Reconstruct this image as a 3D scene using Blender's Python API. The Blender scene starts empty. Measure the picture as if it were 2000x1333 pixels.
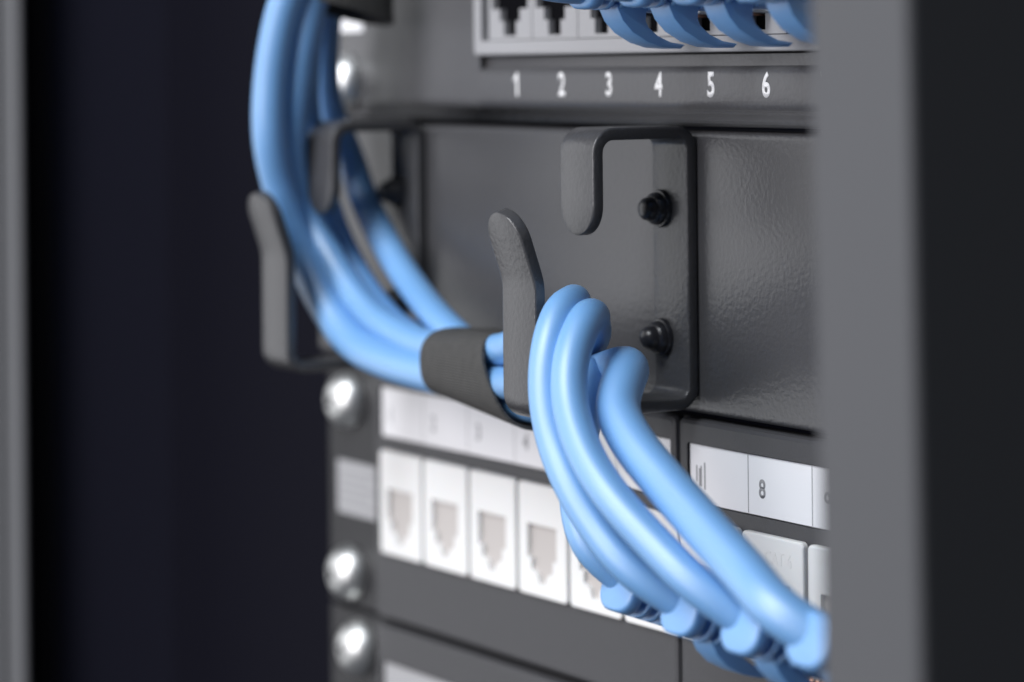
import bpy, bmesh, math, random
from mathutils import Vector, Matrix
random.seed(7)
S = 0.001                      # everything below is written in millimetres
scn = bpy.context.scene
COL = scn.collection
R = math.radians

# ------------------------------------------------------------------ camera
YAW = R(58); ROLL = R(0.6); FPX = 5600.0
r0 = Vector((math.cos(YAW), math.sin(YAW), 0)); w0 = Vector((-math.sin(YAW), math.cos(YAW), 0)); u0 = Vector((0, 0, 1))
cam_loc = Vector((357.3, -260.4, 0.0))
cd = bpy.data.cameras.new('camera'); cam = bpy.data.objects.new('camera', cd); COL.objects.link(cam)
cr = r0 * math.cos(ROLL) - u0 * math.sin(ROLL)
cu = u0 * math.cos(ROLL) + r0 * math.sin(ROLL)
m = Matrix((cr, cu, -w0)).transposed().to_4x4(); m.translation = cam_loc * S
cam.matrix_world = m
cd.sensor_width = 36.0; cd.lens = FPX / 2000 * 36.0
cd.shift_y = -(666.5 - 122) / 2000
cd.clip_start = 0.005; cd.clip_end = 50
cd.dof.use_dof = True; cd.dof.focus_distance = 0.430; cd.dof.aperture_fstop = 11.0
scn.camera = cam

# ------------------------------------------------------------------ light
wd = bpy.data.worlds.new('World'); scn.world = wd; wd.use_nodes = True
bg = wd.node_tree.nodes['Background']; bg.inputs[0].default_value = (0.80, 0.86, 1.0, 1); bg.inputs[1].default_value = 0.09

def area(name, loc, target, sx, sy, power, color):
    l = bpy.data.lights.new(name, 'AREA'); l.shape = 'RECTANGLE'; l.size = sx; l.size_y = sy; l.energy = power; l.color = color
    o = bpy.data.objects.new(name, l); COL.objects.link(o)
    o.location = Vector(loc); d = Vector(target) - o.location
    o.rotation_euler = d.to_track_quat('-Z', 'Y').to_euler()
    return o
area('softbox_key', (-0.02, -1.02, 0.20), (0, 0, -0.04), 0.60, 0.8, 9.8, (1.0, 0.97, 1.0))
area('room_panel', (-1.05, -0.72, -0.05), (-0.02, 0, -0.03), 0.95, 1.3, 5.2, (0.97, 0.98, 1.0))
area('softbox_fill', (0.12, -0.74, 0.78), (0.02, 0, -0.06), 0.5, 0.4, 11, (0.92, 0.96, 1.0))
scn.view_settings.view_transform = 'Standard'; scn.view_settings.look = 'None'
scn.view_settings.exposure = 0.0; scn.view_settings.gamma = 1.0
scn.cycles.max_bounces = 8

# ------------------------------------------------------------------ materials
def mat(name, col, rough=0.5, metal=0.0, spec=0.5, bumps=(), var=0.0, var_scale=60, sss=0.0, coat=0.0, alpha=1.0, trans=0.0, rvar=0.0, specks=0.0):
    M = bpy.data.materials.new(name); M.use_nodes = True
    nt = M.node_tree; p = nt.nodes['Principled BSDF']
    p.inputs['Base Color'].default_value = (*col, 1); p.inputs['Roughness'].default_value = rough
    p.inputs['Metallic'].default_value = metal; p.inputs['Specular IOR Level'].default_value = spec
    p.inputs['Coat Weight'].default_value = coat; p.inputs['Coat Roughness'].default_value = .5 if coat != .3 else .1; p.inputs['Transmission Weight'].default_value = trans
    if sss:
        p.inputs['Subsurface Weight'].default_value = sss; p.inputs['Subsurface Radius'].default_value = (.3, .6, 1.0); p.inputs['Subsurface Scale'].default_value = 0.0015
    tc = nt.nodes.new('ShaderNodeTexCoord')
    def noise(scale, detail=2, rgh=.5, stretch=None, seed=None):
        n = nt.nodes.new('ShaderNodeTexNoise'); n.inputs['Scale'].default_value = scale; n.inputs['Detail'].default_value = detail; n.inputs['Roughness'].default_value = rgh
        src = tc.outputs['Object']
        if stretch:
            mp = nt.nodes.new('ShaderNodeMapping'); mp.inputs['Scale'].default_value = stretch; nt.links.new(src, mp.inputs[0]); src = mp.outputs[0]
        nt.links.new(src, n.inputs['Vector']); return n
    if var:
        n = noise(var_scale, 4, .6)
        mx = nt.nodes.new('ShaderNodeMix'); mx.data_type = 'RGBA'
        mx.inputs[6].default_value = (*[c * (1 - var) for c in col], 1); mx.inputs[7].default_value = (*[min(1, c * (1 + var)) for c in col], 1)
        nt.links.new(n.outputs[0], mx.inputs[0]); nt.links.new(mx.outputs[2], p.inputs['Base Color'])
    if rvar:
        n = noise(45, 3, .6); mr = nt.nodes.new('ShaderNodeMapRange')
        mr.inputs[1].default_value = .3; mr.inputs[2].default_value = .7; mr.inputs[3].default_value = rough - rvar; mr.inputs[4].default_value = rough + rvar
        nt.links.new(n.outputs[0], mr.inputs[0]); nt.links.new(mr.outputs[0], p.inputs['Roughness'])
    if specks:
        n = noise(2300, 3, .7); rp = nt.nodes.new('ShaderNodeMapRange')
        rp.inputs[1].default_value = .70; rp.inputs[2].default_value = .80; rp.inputs[3].default_value = 0; rp.inputs[4].default_value = specks
        nt.links.new(n.outputs[0], rp.inputs[0])
        mx = nt.nodes.new('ShaderNodeMix'); mx.data_type = 'RGBA'; mx.inputs[6].default_value = (*col, 1); mx.inputs[7].default_value = (.45, .45, .45, 1)
        nt.links.new(rp.outputs[0], mx.inputs[0])
        nt.links.new(mx.outputs[2], p.inputs['Base Color'])
    last = None
    for (scale, dist, strength, stretch) in bumps:
        n = noise(scale, 2, .5, stretch); b = nt.nodes.new('ShaderNodeBump')
        b.inputs['Distance'].default_value = dist; b.inputs['Strength'].default_value = strength
        nt.links.new(n.outputs[0], b.inputs['Height'])
        if last: nt.links.new(last.outputs[0], b.inputs['Normal'])
        last = b
    if last: nt.links.new(last.outputs[0], p.inputs['Normal'])
    return M
PC = ((1350, 0.00012, 0.75, (.85, 1, .85)), (2600, 0.00002, 0.5, None))
M = {}
M['powder'] = mat('black_powder_coat', (.056, .056, .059), .30, spec=.5, bumps=PC, specks=.5)
M['panel'] = mat('grey_powder_coat', (.088, .088, .092), .38, spec=.5, bumps=PC, specks=.4)
M['module'] = mat('charcoal_abs', (.048, .048, .052), .50, spec=.4, bumps=((3200, .00005, .8, None),), var=.10, var_scale=900)
M['white'] = mat('white_plastic', (.73, .73, .72), .5, spec=.35, bumps=((1500, .00001, .3, None),), sss=.1)
M['frame'] = mat('light_grey_plastic', (.34, .34, .35), .5, bumps=((3000, .00004, .7, None),), var=.06, var_scale=1500)
M['taupe'] = mat('taupe_shutter', (.47, .44, .42), .5, bumps=((1500, .00001, .3, None),))
M['paper'] = mat('white_label_paper', (.80, .80, .815), .6, spec=.3, bumps=((700, .00001, .3, None),))
M['ink'] = mat('grey_ink', (.28, .28, .29), .6)
M['paleink'] = mat('pale_grey_ink', (.36, .36, .37), .6)
M['print'] = mat('white_print', (.86, .86, .86), .5)
M['dark'] = mat('socket_depth_shade', (.003, .003, .004), .8, spec=.05)  # near-black floor of a shallow opening, painted as the shade of its depth
M['cord'] = mat('blue_pvc', (.148, .358, .672), .47, spec=1.0, coat=1.0, sss=.2, bumps=((900, .000012, .4, None),), var=.03, var_scale=200)
M['boot'] = mat('blue_rubber', (.138, .345, .672), .5, spec=1.0, coat=.8, sss=.2, bumps=((1800, .00001, .3, None),))
M['plug'] = mat('clear_plug', (.75, .80, .85), .15, trans=.6)
M['gold'] = mat('contact_metal', (.75, .42, .30), .3, metal=1)
M['steel'] = mat('zinc_steel', (.80, .81, .80), .42, metal=1, bumps=((500, .00003, .3, None),))
M['bolt'] = mat('black_oxide', (.018, .018, .022), .30, spec=.6, bumps=((900, .00004, .4, None),))
M['wall'] = mat('cabinet_inner_coat', (.022, .022, .038), .6, spec=.25, bumps=((700, .00008, .5, None),))
M['post'] = mat('grey_cabinet_coat', (.068, .070, .076), .55, spec=.35, bumps=((900, .00005, .5, None),))
M['outer'] = mat('cabinet_outer_coat', (.008, .0065, .0075), .65, spec=.08, bumps=((900, .00005, .5, None),))
M['ear'] = mat('steel_ear_vignetted', (.022, .022, .024), .5, spec=.35, bumps=PC)  # ear steel coloured darker to stand in for the vignette
M['rail'] = mat('rail_shade_coat', (.006, .006, .010), .7, spec=.03)  # rail colour, kept near black for the interior shade
M['void'] = mat('black_sheet', (.003, .003, .004), .7, spec=.03)
# woven hook and loop tape
def weave():
    Mw = mat('woven_tape', (.050, .049, .047), .6, spec=.4)
    nt = Mw.node_tree; p = nt.nodes['Principled BSDF']; tc = nt.nodes.new('ShaderNodeTexCoord')
    last = None
    for d, sc in (('X', 700), ('Z', 700)):
        wv = nt.nodes.new('ShaderNodeTexWave'); wv.bands_direction = d; wv.inputs['Scale'].default_value = sc; wv.inputs['Distortion'].default_value = 1.2; wv.inputs['Detail'].default_value = 2
        nt.links.new(tc.outputs['Object'], wv.inputs['Vector'])
        b = nt.nodes.new('ShaderNodeBump'); b.inputs['Distance'].default_value = .00014; b.inputs['Strength'].default_value = .8
        nt.links.new(wv.outputs['Fac'], b.inputs['Height'])
        if last: nt.links.new(last.outputs[0], b.inputs['Normal'])
        last = b
    nt.links.new(last.outputs[0], p.inputs['Normal'])
    n = nt.nodes.new('ShaderNodeTexNoise'); n.inputs['Scale'].default_value = 1600; mp = nt.nodes.new('ShaderNodeMapping'); mp.inputs['Scale'].default_value = (1.8, 1, .22)
    nt.links.new(tc.outputs['Object'], mp.inputs[0]); nt.links.new(mp.outputs[0], n.inputs['Vector'])
    mx = nt.nodes.new('ShaderNodeMix'); mx.data_type = 'RGBA'; mx.inputs[6].default_value = (.028, .028, .027, 1); mx.inputs[7].default_value = (.085, .083, .08, 1)
    nt.links.new(n.outputs[0], mx.inputs[0]); nt.links.new(mx.outputs[2], p.inputs['Base Color'])
    return Mw
M['weave'] = weave()

# ------------------------------------------------------------------ mesh helpers
class MB:
    def __init__(s): s.v = []; s.f = []; s.mi = []; s.sm = []
    def add(s, vs, fs, mi=0, smooth=False):
        o = len(s.v); s.v += [tuple(v) for v in vs]
        for f in fs: s.f.append(tuple(i + o for i in f)); s.mi.append(mi); s.sm.append(smooth)
        return s
    def box(s, x0, x1, y0, y1, z0, z1, mi=0, bev=0.0, seg=2):
        bm = bmesh.new(); bmesh.ops.create_cube(bm, size=1)
        for v in bm.verts: v.co = Vector(((x0 + x1) / 2 + v.co.x * (x1 - x0), (y0 + y1) / 2 + v.co.y * (y1 - y0), (z0 + z1) / 2 + v.co.z * (z1 - z0)))
        if bev: bmesh.ops.bevel(bm, geom=list(bm.edges), offset=bev, segments=seg, profile=.5, affect='EDGES')
        bm.verts.index_update()
        s.add([v.co.copy() for v in bm.verts], [[v.index for v in f.verts] for f in bm.faces], mi, False); bm.free(); return s
    def loft(s, rings, mi=0, smooth=True, cap=(True, True), closed=True):
        n = len(rings[0]); vs = [p for r in rings for p in r]; fs = []
        for i in range(len(rings) - 1):
            for j in range(n if closed else n - 1):
                k = (j + 1) % n; fs.append((i * n + j, i * n + k, (i + 1) * n + k, (i + 1) * n + j))
        s.add(vs, fs, mi, smooth)
        if cap[0]: s.add(rings[0], [tuple(range(n))[::-1]], mi)
        if cap[1]: s.add(rings[-1], [tuple(range(n))], mi)
        return s
    def prism_x(s, prof, x0, x1, mi=0, inset=0.0):
        """a (y,z) outline swept along x; inset rounds the two end rims"""
        cy = sum(p[0] for p in prof) / len(prof); cz = sum(p[1] for p in prof) / len(prof)
        def sh(k):
            out = []
            n = len(prof)
            for i in range(n):
                a, b, c = Vector(prof[i - 1]), Vector(prof[i]), Vector(prof[(i + 1) % n])
                t1 = (b - a).normalized(); t2 = (c - b).normalized(); nn = Vector((-(t1 + t2).y, (t1 + t2).x)).normalized()
                if area2 > 0: pass
                else: nn = -nn
                out.append(b + nn * k)
            return out
        area2 = sum(prof[i - 1][0] * prof[i][1] - prof[i][0] * prof[i - 1][1] for i in range(len(prof)))
        if inset:
            rings = []
            for (dx, k) in ((0, inset), (inset * .3, inset * .3), (inset, 0)):
                rings.append([(x0 + dx, p[0], p[1]) for p in sh(k)])
            for (dx, k) in ((inset, 0), (inset * .3, inset * .3), (0, inset)):
                rings.append([(x1 - dx, p[0], p[1]) for p in sh(k)])
        else:
            rings = [[(x, p[0], p[1]) for p in prof] for x in (x0, x1)]
        return s.loft(rings, mi, smooth=False)
    def lathe(s, prof, origin, axis='-y', n=28, mi=0, smooth=True):
        rings = []
        for (rad, h) in prof:
            ring = []
            for k in range(n):
                a = 2 * math.pi * k / n
                ring.append((origin[0] + rad * math.cos(a), origin[1] - h, origin[2] + rad * math.sin(a)))
            rings.append(ring)
        return s.loft(rings, mi, smooth, cap=(True, True))
    def xform(s, fn): s.v = [tuple(fn(Vector(v))) for v in s.v]; return s
    def build(s, name, mats, parent=None, at=(0, 0, 0), fix=True, autosmooth=None):
        base = Vector(at)
        me = bpy.data.meshes.new(name)
        me.from_pydata([((v[0] - base.x) * S, (v[1] - base.y) * S, (v[2] - base.z) * S) for v in s.v], [], s.f)
        for mt in (mats if isinstance(mats, (list, tuple)) else [mats]): me.materials.append(mt)
        for p, mi, sm in zip(me.polygons, s.mi, s.sm): p.material_index = mi; p.use_smooth = sm
        if fix:
            bm = bmesh.new(); bm.from_mesh(me); bmesh.ops.remove_doubles(bm, verts=bm.verts, dist=1e-7); bmesh.ops.recalc_face_normals(bm, faces=bm.faces)
            if autosmooth:
                for f in bm.faces: f.smooth = True
                for e in bm.edges:
                    if len(e.link_faces) == 2 and e.calc_face_angle(0) > R(autosmooth): e.smooth = False
            bm.to_mesh(me); bm.free()
        o = bpy.data.objects.new(name, me); COL.objects.link(o)
        place(o, parent, base)
        return o
WORLD = {}
def place(o, parent, base):
    o.parent = parent
    pb = WORLD[parent.name] if parent else Vector((0, 0, 0))
    o.location = (Vector(base) - pb) * S
    WORLD[o.name] = Vector(base)
def thing(name, label, cat, loc=(0, 0, 0), group=None):
    o = bpy.data.objects.new(name, None); o.empty_display_size = .02; COL.objects.link(o); place(o, None, loc)
    return tag(o, label, cat, group)
def tag(o, label, cat, group=None):
    o['label'] = label; o['category'] = cat
    if group: o['group'] = group
    return o
def clone(src, parent, base):
    c = src.copy(); COL.objects.link(c); place(c, parent, base); return c
def text(name, s, mt, parent, at, cap, sx=.78, extrude=0.02, bold=0.0):
    """lettering that faces -y, centred on AT, capitals CAP mm high"""
    cu_ = bpy.data.curves.new(name, 'FONT'); cu_.body = s; cu_.size = 1; cu_.align_x = 'CENTER'; cu_.align_y = 'CENTER'; cu_.extrude = 0.0; cu_.offset = bold; cu_.resolution_u = 6
    tmp = bpy.data.objects.new('tmp', cu_); COL.objects.link(tmp)
    dg = bpy.context.evaluated_depsgraph_get(); me = bpy.data.meshes.new_from_object(tmp.evaluated_get(dg))
    bpy.data.objects.remove(tmp); bpy.data.curves.remove(cu_)
    ys = [v.co.y for v in me.vertices]; xs = [v.co.x for v in me.vertices]; h = max(ys) - min(ys); k = cap / h
    mx, my = (max(xs) + min(xs)) / 2, (max(ys) + min(ys)) / 2
    bm = bmesh.new(); bm.from_mesh(me)
    for v in bm.verts: v.co = Vector(((v.co.x - mx) * k * sx * S, 0, (v.co.y - my) * k * S))
    ret = bmesh.ops.extrude_face_region(bm, geom=list(bm.faces))
    for g in ret['geom']:
        if isinstance(g, bmesh.types.BMVert): g.co.y -= extrude * S
    bmesh.ops.recalc_face_normals(bm, faces=bm.faces)
    bm.to_mesh(me); bm.free(); me.materials.clear(); me.materials.append(mt); me.name = name
    o = bpy.data.objects.new(name, me); COL.objects.link(o); place(o, parent, at); return o
def rrect(x0, x1, z0, z1, r, n=4):
    pts = []
    for (cx, cz, a0) in ((x1 - r, z1 - r, 0), (x0 + r, z1 - r, 90), (x0 + r, z0 + r, 180), (x1 - r, z0 + r, 270)):
        for k in range(n + 1):
            a = R(a0 + 90 * k / n); pts.append((cx + r * math.cos(a), cz + r * math.sin(a)))
    return pts
def holed_plate(outer, holes, y0, thick, bev, hdepth, mi_face=0, mi_wall=0, mi_back=1):
    """a plate in the xz plane facing -y, chamfered rim, sunk openings with their own floor"""
    mb = MB(); bm = bmesh.new()
    cx = sum(p[0] for p in outer) / len(outer); cz = sum(p[1] for p in outer) / len(outer)
    w = max(p[0] for p in outer) - min(p[0] for p in outer); h = max(p[1] for p in outer) - min(p[1] for p in outer)
    inn = [(cx + (p[0] - cx) * (1 - 2 * bev / w), cz + (p[1] - cz) * (1 - 2 * bev / h)) for p in outer]
    mid = [(cx + (p[0] - cx) * (1 - .6 * bev / w), cz + (p[1] - cz) * (1 - .6 * bev / h)) for p in outer]
    edges = []
    for loop in [inn] + holes:
        vs = [bm.verts.new((p[0], y0, p[1])) for p in loop]
        for i in range(len(vs)): edges.append(bm.edges.new((vs[i - 1], vs[i])))
    bmesh.ops.triangle_fill(bm, use_beauty=True, use_dissolve=False, edges=edges)
    bm.verts.index_update()
    mb.add([v.co.copy() for v in bm.verts], [[v.index for v in f.verts] for f in bm.faces], mi_face); bm.free()
    mb.loft([[(p[0], y0, p[1]) for p in inn], [(p[0], y0 + bev * .3, p[1]) for p in mid], [(p[0], y0 + bev, p[1]) for p in outer], [(p[0], y0 + thick, p[1]) for p in outer]], mi_face, False, cap=(False, True))
    for hl in holes:
        mb.loft([[(p[0], y0, p[1]) for p in hl], [(p[0], y0 + hdepth, p[1]) for p in hl]], mi_wall, False, cap=(False, False))
        mb.add([(p[0], y0 + hdepth, p[1]) for p in hl], [tuple(range(len(hl)))], mi_back)
    return mb
def spline(pts, step=1.2):
    P = [Vector(p) for p in pts]; P = [P[0] * 2 - P[1]] + P + [P[-1] * 2 - P[-2]]; out = []
    for i in range(1, len(P) - 2):
        a, b, c, d = P[i - 1:i + 3]
        # centripetal Catmull-Rom
        t0 = 0; t1 = t0 + max(1e-3, (b - a).length) ** .5; t2 = t1 + max(1e-3, (c - b).length) ** .5; t3 = t2 + max(1e-3, (d - c).length) ** .5
        n = max(2, int((c - b).length / step))
        for k in range(n):
            t = t1 + (t2 - t1) * k / n
            A1 = a * ((t1 - t) / (t1 - t0)) + b * ((t - t0) / (t1 - t0)); A2 = b * ((t2 - t) / (t2 - t1)) + c * ((t - t1) / (t2 - t1)); A3 = c * ((t3 - t) / (t3 - t2)) + d * ((t - t2) / (t3 - t2))
            B1 = A1 * ((t2 - t) / (t2 - t0)) + A2 * ((t - t0) / (t2 - t0)); B2 = A2 * ((t3 - t) / (t3 - t1)) + A3 * ((t - t1) / (t3 - t1))
            out.append(B1 * ((t2 - t) / (t2 - t1)) + B2 * ((t - t1) / (t2 - t1)))
    out.append(P[-2])
    for _ in range(4):
        out = [out[0]] + [(out[i - 1] + out[i] * 2 + out[i + 1]) / 4 for i in range(1, len(out) - 1)] + [out[-1]]
    return out
def sweep(path, rad, n=24, mb=None, mi=0):
    mb = mb or MB(); rings = []; t = (path[1] - path[0]).normalized(); up = t.orthogonal().normalized()
    for i, p in enumerate(path):
        t2 = (path[min(i + 1, len(path) - 1)] - path[max(i - 1, 0)]).normalized()
        up = (up - t2 * up.dot(t2)).normalized(); sd = t2.cross(up)
        rings.append([p + (up * math.cos(2 * math.pi * k / n) + sd * math.sin(2 * math.pi * k / n)) * rad for k in range(n)])
    return mb.loft(rings, mi, True)

# ------------------------------------------------------------------ cabinet
XL, XR = -130.0, 124.0          # panel ears
cab = thing('rack_cabinet', 'dark cabinet shell with grey upright front posts framing the patch bays', 'rack cabinet', (0, 0, -170))
def upright(x0, x1, y0, y1):
    o = rrect(x0, x1, y0, y1, 1.0, 3)
    mb = MB().loft([[(p[0], p[1], -170) for p in o], [(p[0], p[1], 150) for p in o]], 0, False)
    return mb
upright(102.2, 119.4, -62, -40).xform(lambda v: Vector((v.x + .4 - (v.z + 10) * .016, v.y, v.z))).build('front_post', M['post'], cab, (112, -62, -170))
pl = upright(-226.0, -206.8, -30, -28.6).build('front_post', M['post'], cab, (-214, -30, -170))
MB().box(-218.6, -216.6, -30.5, -29.5, -170, 150, bev=.3).build('post_seam', M['void'], pl, (-215, -30, -170))
MB().box(-210, -208.6, -28.5, -22, -170, 150, bev=.3).build('post_shade_strip', M['void'], pl, (-207, -25, -170))  # black strip added as the shaded side of the post
MB().box(118.6, 120.4, -39.8, 330, -170, 150, bev=.4).build('side_panel', M['outer'], cab, (120, 100, -170))
MB().box(-214, -212, -28.4, 330, -170, 150, bev=.4).build('side_panel', M['wall'], cab, (-213, 100, -170))
MB().box(-212, 119.4, 330, 332, -170, 150, bev=.4).build('back_panel', M['void'], cab, (0, 331, -170))
for (a, b) in ((-205, -112), (106, 117)):  # left rail widened into an added dark sheet, standing in for interior shade
    MB().box(a, b, 3.5, 5.5, -170, 150, bev=.4).build('rail_or_shade_sheet', M['rail'], cab, ((a + b) / 2, 4, -170))

def screw(parent, x, y, z, rot):
    mb = MB(); R0 = 5.3
    prof = [(R0, 0), (R0, .6), (R0 * .97, 1.3), (R0 * .88, 2.5), (R0 * .70, 3.6), (R0 * .42, 4.3), (R0 * .15, 4.5)]
    mb.lathe(prof, (x, y, z), mi=0)
    for k in (0, 1):
        b = MB().box(-1.7, 1.7, -4.56, -4.0, -.35, .35, 1)
        a = rot + k * math.pi / 2
        b.xform(lambda v: Vector((x + v.x * math.cos(a) - v.z * math.sin(a), y + v.y, z + v.x * math.sin(a) + v.z * math.cos(a))))
        mb.add(b.v, b.f, 1)
    return mb.build('screw', [M['steel'], M['bolt']], parent, (x, y, z))

# ------------------------------------------------------------------ upper patch panel
UP = thing('patch_bay', 'grey patch bay with white numbers 1 to 6 under its sockets, above the cable manager', 'patch bay', (0, 0, -10), 'patch bays in the rack')
prof = [(3.0, 34), (-.4, 34), (-.6, 33.6), (-.6, 1.2), (.5, .9), (.5, -.9), (-.3, -1.15), (-.9, -1.6), (-1.1, -2.2), (-1.1, -6.2), (-.9, -6.9), (-.3, -7.5), (.1, -7.9), (.1, -8.3), (-.5, -8.7), (-.9, -9.2), (-.9, -9.7), (-.5, -10.1), (.2, -10.3), (3.0, -10.3)]
prof2 = [(4.4, 34), (3.2, 33.6), (3.2, 1.2)] + prof[4:-1] + [(4.4, -10.3)]
prof1 = [(3.0, 34), (-.4, 34), (-.6, 33.6), (-.65, -2.2), (-.7, -6.2), (-.6, -6.9), (-.2, -7.5), (.1, -7.9)] + prof[13:]
fp = MB().prism_x(prof1, XL, -68.8); fp.prism_x(prof2, -68.8, XR); fp.build('face_plate', M['panel'], UP, (0, 0, -10), autosmooth=50)
UPX = lambda k: -58.2 + 14.03 * (k - 1)
def rj_hole(cx, z0, w=10.6):
    h = w / 2
    return [(cx - h, z0 + 14.5), (cx - h, z0 + 4.6), (cx - 3.2, z0 + 4.6), (cx - 3.2, z0 + 2.5), (cx - 1.9, z0 + 2.5), (cx - 1.9, z0), (cx + 1.9, z0), (cx + 1.9, z0 + 2.5), (cx + 3.2, z0 + 2.5), (cx + 3.2, z0 + 4.6), (cx + h, z0 + 4.6), (cx + h, z0 + 14.5)]
holed_plate(rrect(-69.0, 108, 1.25, 24, .7), [[(-66.4, 3.7), (105.4, 3.7), (105.4, 21.6), (-66.4, 21.6)]], -1.9, 4.9, .35, 4.8).build('port_frame', [M['frame'], M['frame']], UP, (0, 0, 2))
for k in range(1, 9):
    c = UPX(k) + .6
    holed_plate([(c - 6.9, 3.8), (c + 6.9, 3.8), (c + 6.9, 21.5), (c - 6.9, 21.5)], [rj_hole(c, 4.5, 11.4)], -1.5, 4.5, .12, 1.2).build('socket', [M['frame'], M['dark']], UP, (c, -1.5, 5))
one = MB()
pg = [(-.15, -1.98), (.42, -1.98), (.42, 1.98), (-.02, 1.98), (-.35, 1.45), (-.95, 1.05), (-.95, .50), (-.15, .85)]
one.loft([[(p[0] + UPX(1) + 2.0, -1.13, p[1] - 3.75) for p in pg], [(p[0] + UPX(1) + 2.0, -1.1, p[1] - 3.75) for p in pg]], 0, False)
one.build('number', M['print'], UP, (UPX(1) + 2, -1.1, -3.75))
for k in range(2, 8):
    text('number', str(k), M['print'], UP, (UPX(k) + 2.0, -1.1, -3.75), 3.95, .80, .03, .028)
screw(UP, -116.5, -.6, -3.3, .5)
lab = MB().box(-124, -110.5, -.85, -.6, 6.0, 17).build('paper_label', M['paper'], UP, (-117, -.6, 12))
for k in range(3):
    MB().box(-122.5, -112 - (k % 2) * 2, -.88, -.855, 9.3 + 2.4 * k, 10.0 + 2.4 * k).build('print_line', M['ink'], lab, (-117, -.86, 10 + 2.4 * k))

# ------------------------------------------------------------------ cable manager
CM = thing('cable_manager', 'black textured cable manager plate with two bent finger rings bolted on', 'cable manager', (0, 0, -55))
pr = [(12, -10.95), (1.2, -10.95), (.5, -11.1), (.1, -11.5), (0, -12.2), (0, -53.6), (.1, -54.4), (.5, -54.85), (1.2, -55.0), (12, -55.0), (12, -54), (1.4, -54), (1.0, -53.6), (1.0, -12.4), (1.4, -11.9), (12, -11.9)]
MB().prism_x(pr, XL, XR).build('face_plate', M['powder'], CM, (0, 0, -33), autosmooth=50)
def fillet(pts, rads, n=7):
    out = [Vector(pts[0])]
    for i in range(1, len(pts) - 1):
        a, b, c = Vector(pts[i - 1]), Vector(pts[i]), Vector(pts[i + 1]); d1 = (a - b).normalized(); d2 = (c - b).normalized()
        ang = d1.angle(d2); r = rads[i]; L = r / math.tan(ang / 2); cen = b + (d1 + d2).normalized() * (r / math.sin(ang / 2))
        s, e = b + d1 * L - cen, b + d2 * L - cen
        a0 = math.atan2(s.y, s.x); a1 = math.atan2(e.y, e.x); da = (a1 - a0 + math.pi) % (2 * math.pi) - math.pi
        for k in range(n + 1): t = a0 + da * k / n; out.append(cen + Vector((math.cos(t), math.sin(t))) * r)
    out.append(Vector(pts[-1])); return out
def make_ring(x1, reach, width=9.4, th=1.95):
    """flat bar bent in the yz plane: lower finger, bottom arm, flange, top arm, upper finger"""
    h = th / 2
    pts = [(-reach - 3.7, -22.3), (-reach, -33.2), (-reach, -53.2), (-1.15, -53.2), (-1.15, -11.1), (-18.55, -11.1), (-18.55, -26.6)]
    ctr = fillet(pts, [0, 9, 2.9, 2.6, 2.6, 2.9, 0])
    # resample
    L = [0]
    for i in range(1, len(ctr)): L.append(L[-1] + (ctr[i] - ctr[i - 1]).length)
    tot = L[-1]; hw = width / 2
    ss = [hw * (1 - math.cos(math.pi / 2 * k / 9)) for k in range(10)]
    samples = ss + [x for x in L if hw + .2 < x < tot - hw - .2] + [tot - x for x in ss[::-1]]
    def ev(s):
        for i in range(1, len(L)):
            if s <= L[i] + 1e-9:
                k = (s - L[i - 1]) / (L[i] - L[i - 1]); return ctr[i - 1].lerp(ctr[i], max(0, min(1, k)))
        return ctr[-1]
    rings = []; cr_ = .38
    for s in samples:
        p = ev(s); t = (ev(min(tot, s + .05)) - ev(max(0, s - .05))).normalized(); nrm = Vector((-t.y, t.x))
        e = min(s, tot - s); w = hw if e >= hw else max(.55, math.sqrt(max(0, hw * hw - (hw - e) ** 2)))
        ring = []
        for (ox, on) in rrect(-w, w, -h, h, min(cr_, w * .6), 3):
            q = p + nrm * on; ring.append((x1 - hw + ox, q.x, q.y))
        rings.append(ring)
    return MB().loft(rings, 0, True)
def bolt(parent, x, y, z):
    mb = MB()
    mb.lathe([(3.0, 0), (3.0, .45), (2.85, .75), (2.6, .8), (2.6, 1.0), (2.45, 1.6), (2.1, 2.0), (1.95, 2.05), (1.85, 2.7), (1.7, 3.2), (1.3, 3.6), (.7, 3.85), (.15, 3.9)], (x, y, z))
    return mb.build('bolt', M['bolt'], parent, (x, y, z), autosmooth=42)
for x1, reach in ((-5.25, 29.3), (-88.65, 27.8)):
    rg = make_ring(x1, reach).build('cable_ring', M['powder'], CM, (x1 - 4.7, -2, -33), autosmooth=55)
    for z in (-23.2, -43.4): bolt(rg, x1 - 7.0, -2.1, z)

# ------------------------------------------------------------------ lower patch panels
def lower_panel(name, label, ztop, zbot, dz, nports, withports, screws):
    P = thing(name, label, 'patch bay', (0, 0, zbot), 'patch bays in the rack')
    MB().box(XL, XR, 1.6, 3.2, zbot, ztop, bev=.4).build('back_plate', M['ear'], P, (0, 1.6, zbot))
    for z, x in screws: screw(P, x, 1.6, z, z)
    return P
LP = lower_panel('patch_bay', 'charcoal patch bay with white sockets and a white label strip below the cable manager', -55.8, -102.8, 0, 12, True, ((-63.8, -121), (-96.5, -121)))
BP = lower_panel('patch_bay', 'lowest patch bay, only the top of its charcoal face in view', -103.6, -149, 0, 0, False, ((-110.2, -117.5),))
lab = MB().box(-126, -109.8, 1.3, 1.6, -85.5, -75.5).build('paper_label', M['frame'], LP, (-118, 1.6, -80))
for k in range(5):
    MB().box(-124.6, -111.5 - (k % 2) * 2.5, 1.22, 1.26, -77.6 - 1.6 * k, -77.0 - 1.6 * k).build('print_line', M['ink'], lab, (-118, 1.3, -77.3 - 1.6 * k))
PZ = (-90.2, -71.2)
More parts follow.
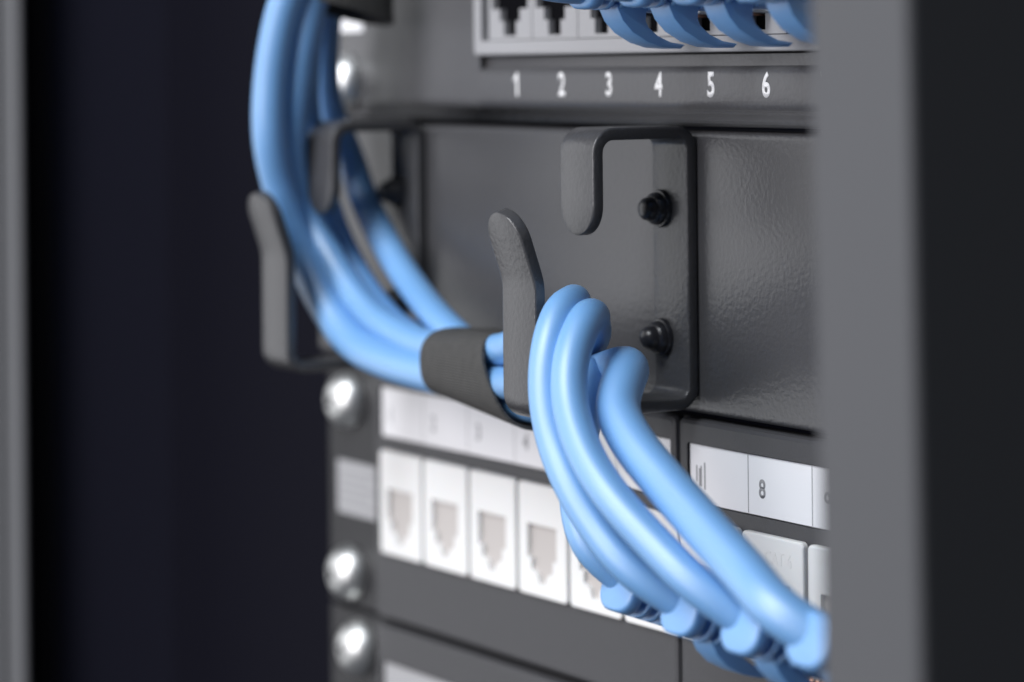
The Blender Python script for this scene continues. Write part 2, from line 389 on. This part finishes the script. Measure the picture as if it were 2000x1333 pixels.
def jack_mesh():
    w, h = 15.1, PZ[1] - PZ[0]
    x = lambda u: -w / 2 + u * w
    z = lambda v: PZ[1] - v * h
    hole = [(x(.20), z(.36)), (x(.20), z(.66)), (x(.28), z(.66)), (x(.28), z(.76)), (x(.40), z(.80)), (x(.44), z(.88)), (x(.56), z(.88)), (x(.60), z(.80)), (x(.72), z(.76)), (x(.72), z(.66)), (x(.80), z(.66)), (x(.80), z(.36))]
    return holed_plate(rrect(-w / 2, w / 2, PZ[0], PZ[1], .8), [hole], -1.35, 2.0, .3, .8)
jproto = None; tproto = None; dproto = None
for mi_, x0 in enumerate((-109.0, -11.05)):
    x1 = x0 + 97.6
    outer = rrect(x0 + .15, x1 - .15, -102.6, -55.9, 1.0)
    strip = rrect(x0 + 2.6, x1 - 1.6 if mi_ == 0 else x1 - 1.6, -69.0, -59.6, .4, 2)
    mod = holed_plate(outer, [strip], -.35, 1.9, .8, .55, 0, 0, 0).build('port_module', [M['module'], M['module']], LP, (x0 + 48, 0, -80))
    card = MB().box(x0 + 3.0, x1 - 2.0, -.02, .18, -68.8, -59.8).build('label_strip', M['paper'], mod, (x0 + 48, 0, -64))
    for k in range(1, 6):
        xd = x0 + 2.5 + k * 15.55 if mi_ == 0 else 7.0 + 15.7 * (k - 1)
        d = MB().box(xd - .09, xd + .09, -.05, -.025, -68.7, -59.9)
        d.build('divider', M['ink'] if mi_ else M['paleink'], mod, (xd, 0, -64))
    for k in range(6):
        cx = x0 + 1.3 + 8.1 + 16.2 * k + (-.15 if mi_ else 2.2 - .2 * k)
        if jproto is None:
            jm = jack_mesh().xform(lambda v: Vector((v.x + cx, v.y, v.z)))
            jproto = jm.build('socket', [M['white'], M['taupe']], mod, (cx, -1, -81)); jb = jproto
        else: jb = clone(jproto, mod, (cx, -1, -81))
        n = mi_ * 6 + k + 1
        if n >= 6:
            text('embossed_text', 'CAT 6', M['white'], mod, (cx + 1.6, -1.35, -74.4), 2.0, .85, .035)
        if n == 7:
            for (dx, za, zb) in ((0, -65.6, -63.0), (.75, -66.2, -63.4), (1.15, -66.2, -63.0), (2.1, -66.6, -62.4)):
                MB().box(-6.5 + dx, -6.15 + dx, -.055, -.026, za, zb).build('print_mark', M['ink'], mod, (-6, 0, -64.5))
        else:
            nx = (x0 + 2.5 + k * 15.55 + 3.6) if mi_ == 0 else 7.0 + 15.7 * (k - 1) + 3.5
            text('number', str(n), M['ink'] if mi_ else M['paleink'], mod, (nx, -.02, -64.7), 2.9, .88, .03, .02)
# third panel: module with its own label strip
for x0 in (-109.0, -11.05):
    x1 = x0 + 97.6
    mod = holed_plate(rrect(x0 + .15, x1 - .15, -148.6, -103.9, 1.0), [rrect(x0 + 2.6, x1 - 1.6, -120, -110.5, .4, 2)], -.35, 1.9, .8, .55, 0, 0, 0).build('port_module', [M['module'], M['module']], BP, (x0 + 48, 0, -125))
    MB().box(x0 + 3.0, x1 - 2.0, -.02, .18, -119.8, -110.7).build('label_strip', M['frame'], mod, (x0 + 48, 0, -115))  # white strip coloured grey, the lower light there put into its colour

# ------------------------------------------------------------------ patch cords
CR = 2.95
TAB = [(5.2, -3.0), (5.2, -3.7), (6.1, -5.5), (7.9, -7.3), (10.7, -8.8), (13.6, -9.6), (16.9, -9.8), (17.6, -9.2), (15, -8.8), (12.6, -7.8), (10.9, -6.5), (10.4, -5.5), (10.6, -3.0)]
def plug_end(T, c, tilt, tab=True, tabdx=0.0, ttilt=0.0, tdy=0.0, tdz=0.0):
    """boot whose outer end is centred on C, axis running into the panel and tilted down by TILT"""
    ct, st = math.cos(tilt), math.sin(tilt)
    def fn(v): return Vector((c[0] + v.x, c[1] + v.y * ct + v.z * st, c[2] - v.y * st + v.z * ct))
    def sec(y, kx, kz, r):
        kx *= .94; kz *= .94
        return [(p[0], y, p[1]) for p in rrect(-kx, kx, -kz, kz, min(r, kx, kz) * .98, 5)]
    stations = [(0, 3.9, 3.4), (.15, 4.25, 3.7), (.5, 4.45, 3.9), (1.9, 4.5, 3.95), (2.1, 4.4, 3.85)]
    y = 2.12
    for k in range(4):
        stations += [(y, 2.8, 2.5), (y + 1.2, 2.8, 2.5), (y + 1.22, 4.4, 3.8), (y + 1.36, 4.55, 3.92), (y + 2.0, 4.55, 3.92), (y + 2.15, 4.45, 3.82)]
        y += 2.2
    stations += [(y + .1, 4.7, 4.0), (y + 8, 5.4, 4.0), (y + 8.4, 5.2, 3.8)]
    mb = MB().loft([sec(a, b, d, 3.0) for (a, b, d) in stations], 0, True); mb.xform(fn)
    boot = mb.build('boot', M['boot'], T, c, autosmooth=50)
    if tab:
        tb = MB().prism_x(TAB, -2.6 + tabdx, 2.6 + tabdx, inset=.25).xform(lambda v: Vector((c[0] + v.x, c[1] + tdy + v.y * math.cos(ttilt) + v.z * math.sin(ttilt), c[2] + tdz - v.y * math.sin(ttilt) + v.z * math.cos(ttilt)))).build('latch_guard', M['boot'], boot, fn(Vector((0, 8, -6))), autosmooth=35)
    Lp = -c[1] / ct + 4 if c[1] < 0 else 10
    pb = MB().box(-5.3, 5.3, y + 7.5, Lp, -3.9, 3.3, bev=.3).xform(fn).build('plug', M['plug'], T, fn(Vector((0, y + 8, 0))))
    for k in range(4):
        MB().box(-2.6 + 1.35 * k, -1.9 + 1.35 * k, Lp - 8, Lp - 4.4, -4.25, -3.95).xform(fn).build('contact', M['gold'], pb, fn(Vector((0, Lp - 6, -4))))
    return boot
def cord(label, pts, c, tilt, tab=True, group='blue network cables', rad=None, **kw):
    T = thing('network_cable', label, 'network cable', c, group)
    ct, st = math.cos(tilt), math.sin(tilt)
    pts = list(pts) + [(c[0], c[1] + 5 * ct, c[2] - 5 * st)]
    sweep(spline(pts), rad or CR).build('cable_jacket', M['cord'], T, pts[0])
    plug_end(T, c, tilt, tab, **kw)
    return T
T8 = R(20); LK = dict(tdy=-1.4, tdz=-1.2)
s1 = [(-88, -25.5, 60), (-87.5, -26, 30), (-88.5, -26, 16.8), (-92.2, -27, 8.8), (-95.6, -27.5, -2.1), (-97.4, -27, -13.1), (-99.6, -23.6, -23.2), (-98.6, -20, -34.3), (-92.6, -18.8, -42.6), (-83.2, -18.5, -48.6), (-71.4, -18.3, -51.0), (-59.6, -18, -51.9), (-53, -17.8, -52.1)]
s2 = [(-89, -20, 60), (-88, -20.5, 30), (-88.4, -21.5, 16.8), (-91.3, -22.3, 7.8), (-94.8, -22.5, -2.1), (-98.5, -22, -15.9), (-100.1, -18, -27.1), (-93.2, -16.2, -36.5), (-81.1, -16, -43.9), (-71.3, -16, -46.4), (-61, -16.5, -47.6)]
s3 = [(-98, -15, 60), (-98, -16, 30), (-98.7, -16.5, 17.1), (-100.3, -17.6, 6.1), (-102, -17.6, -6.8), (-103.6, -15, -16.2), (-103.5, -12, -27.4), (-95.2, -11, -38.1), (-81.5, -11.5, -45.6), (-65.5, -12, -49.2)]
s4 = [(-99, -11.5, 60), (-99, -12, 30), (-100.8, -12, 17.2), (-104.6, -11.8, 6.1), (-106.6, -10.5, -7), (-105.3, -7, -16.3), (-101.4, -6.2, -24.1), (-91.2, -6.6, -33.3), (-78, -8.6, -39.9), (-58, -13, -45.6)]
e_i = [(-46, -17.5, -46.5), (-35, -18.5, -46.3), (-24, -20, -43.5), (-14, -21, -39.5), (-5, -23.6, -36.3), (0, -27, -36.0), (2, -30.1, -36.4), (4, -33.5, -40.4), (6, -35.7, -47.6), (9, -36.3, -54.6), (13, -36.3, -60.1), (18, -35.1, -66.1), (24, -32.9, -71.7)]
e_ii = [(-46, -13, -49.5), (-33, -14, -50.5), (-22, -13.5, -47.5), (-12, -15.5, -42.8), (-3, -21.5, -39), (3, -25.5, -37.8), (6, -28.5, -37.7), (9, -33, -42.3), (12, -35.5, -48.5), (18, -37.1, -55.1), (25, -37.1, -60.7), (33, -35.3, -66.6), (40, -33.2, -71.5)]
e_iv = [(-46, -17.6, -51.8), (-36, -17.4, -53.2), (-28, -17.2, -54.2), (-20, -16, -51.8), (-12, -16, -48.9), (-4, -18.3, -47.2), (2, -19.9, -45.9), (6.5, -21.4, -45.4), (10.5, -25, -46.5), (14, -28.6, -50.2), (20, -30.1, -54.2), (29, -30.5, -59.2), (39, -30.9, -64.2), (49, -31.6, -68.7), (57, -32.5, -72.2)]
e_a = [(-46, -17, -50), (-34, -19, -51.2), (-24, -21.5, -50.5), (-14, -22, -48.7), (-5, -21.3, -47.2), (-1, -22.6, -47.4), (1, -25, -50), (3, -27.7, -56), (6, -30.6, -62.9), (10, -31.3, -70)]
cord('blue cable beside the right ring finger, ending in the second boot from the left', s2 + e_i, (30.9, -30.1, -76.2), T8, rad=2.65, **LK)
cord('middle blue cable of the right ring, ending in the third boot from the left', s4 + e_ii, (47.1, -31.5, -75.9), T8, rad=2.7, **LK)
cord('blue cable with the lowest arch in the right ring, crossing the label strip', s1 + e_iv, (63.3, -32.8, -74.8), T8, rad=3.25, **LK)
cord('blue cable tucked behind the others, ending in the leftmost boot below', s3 + e_a, (14.7, -29.4, -75.5), T8, tab=False, rad=2.6)
for k, lbl in ((5, 'leftmost blue cable plugged into the upper patch bay, its latch guard above number 5'), (6, 'second blue cable from the left plugged into the upper patch bay'), (7, 'third blue cable from the left plugged into the upper patch bay'), (8, 'rightmost blue cable plugged into the upper patch bay, partly hidden by the grey post')):
    x = UPX(k) - 1.2; c = (x, -23 - .4 * k % 1, 11.6)
    cord(lbl, [(x - 38, -46, 62), (x - 22, -46, 36), (x - 8, -38, 18), (x - 1, -29, 12.2), (x, -24, 11.6)], c, R(2))

# ------------------------------------------------------------------ tape wraps
def wrap(name, label, secs, group=None):
    """secs: (centre, half-width along a, half-height along b, a, b, shear) elliptical sections"""
    mb = MB(); rings = []
    def rg(c, A, B, ha, hb, sh, ax, k, p=2.6):
        out = []
        for j in range(40):
            t = 2 * math.pi * j / 40; ca, sa = math.cos(t), math.sin(t)
            u = math.copysign(abs(ca) ** (2 / p), ca) * (ha + k); v = math.copysign(abs(sa) ** (2 / p), sa) * (hb + k)
            out.append(Vector(c) + A * u + B * v + ax * (sh * v / hb))
        return out
    (c0, ha0, hb0, A, B, sh0, ax) = secs[0]
    o_ = [rg(c, A, B, ha, hb, sh, ax, 0) for (c, ha, hb, A, B, sh, ax) in secs]
    i_ = [rg(c, A, B, ha, hb, sh, ax, -.5) for (c, ha, hb, A, B, sh, ax) in secs]
    mb.loft(o_ + i_[::-1] + [o_[0]], 0, True, cap=(False, False))
    return tag(mb.build(name, M['weave'], None, secs[0][0], autosmooth=50), label, 'cable wrap', group)
X_, Y_, Z_ = Vector((1, 0, 0)), Vector((0, 1, 0)), Vector((0, 0, 1))
wrap('cable_wrap', 'dark woven tape sleeve holding the blue cables together between the two rings',
     [((-53.6, -15.4, -49.8), 6.9, 5.7, Y_, Z_, -.4, X_), ((-48, -15.6, -50.0), 6.9, 6.1, Y_, Z_, -1.4, X_), ((-40, -16, -50.3), 6.7, 6.9, Y_, Z_, -3.4, X_), ((-30.6, -16.8, -50.9), 6.3, 7.4, Y_, Z_, -5.2, X_)], 'woven cable wraps')
wrap('cable_wrap', 'dark woven tape wrap at the top of the cable bundle beside the paper label',
     [((-92.4, -15.0, 9.2), 7.6, 9.0, X_, Y_, -2.4, Z_), ((-93.4, -15.2, 20), 7.8, 9.4, X_, Y_, -1, Z_), ((-93.4, -15.5, 34), 7.8, 9.6, X_, Y_, 0, Z_)], 'woven cable wraps')
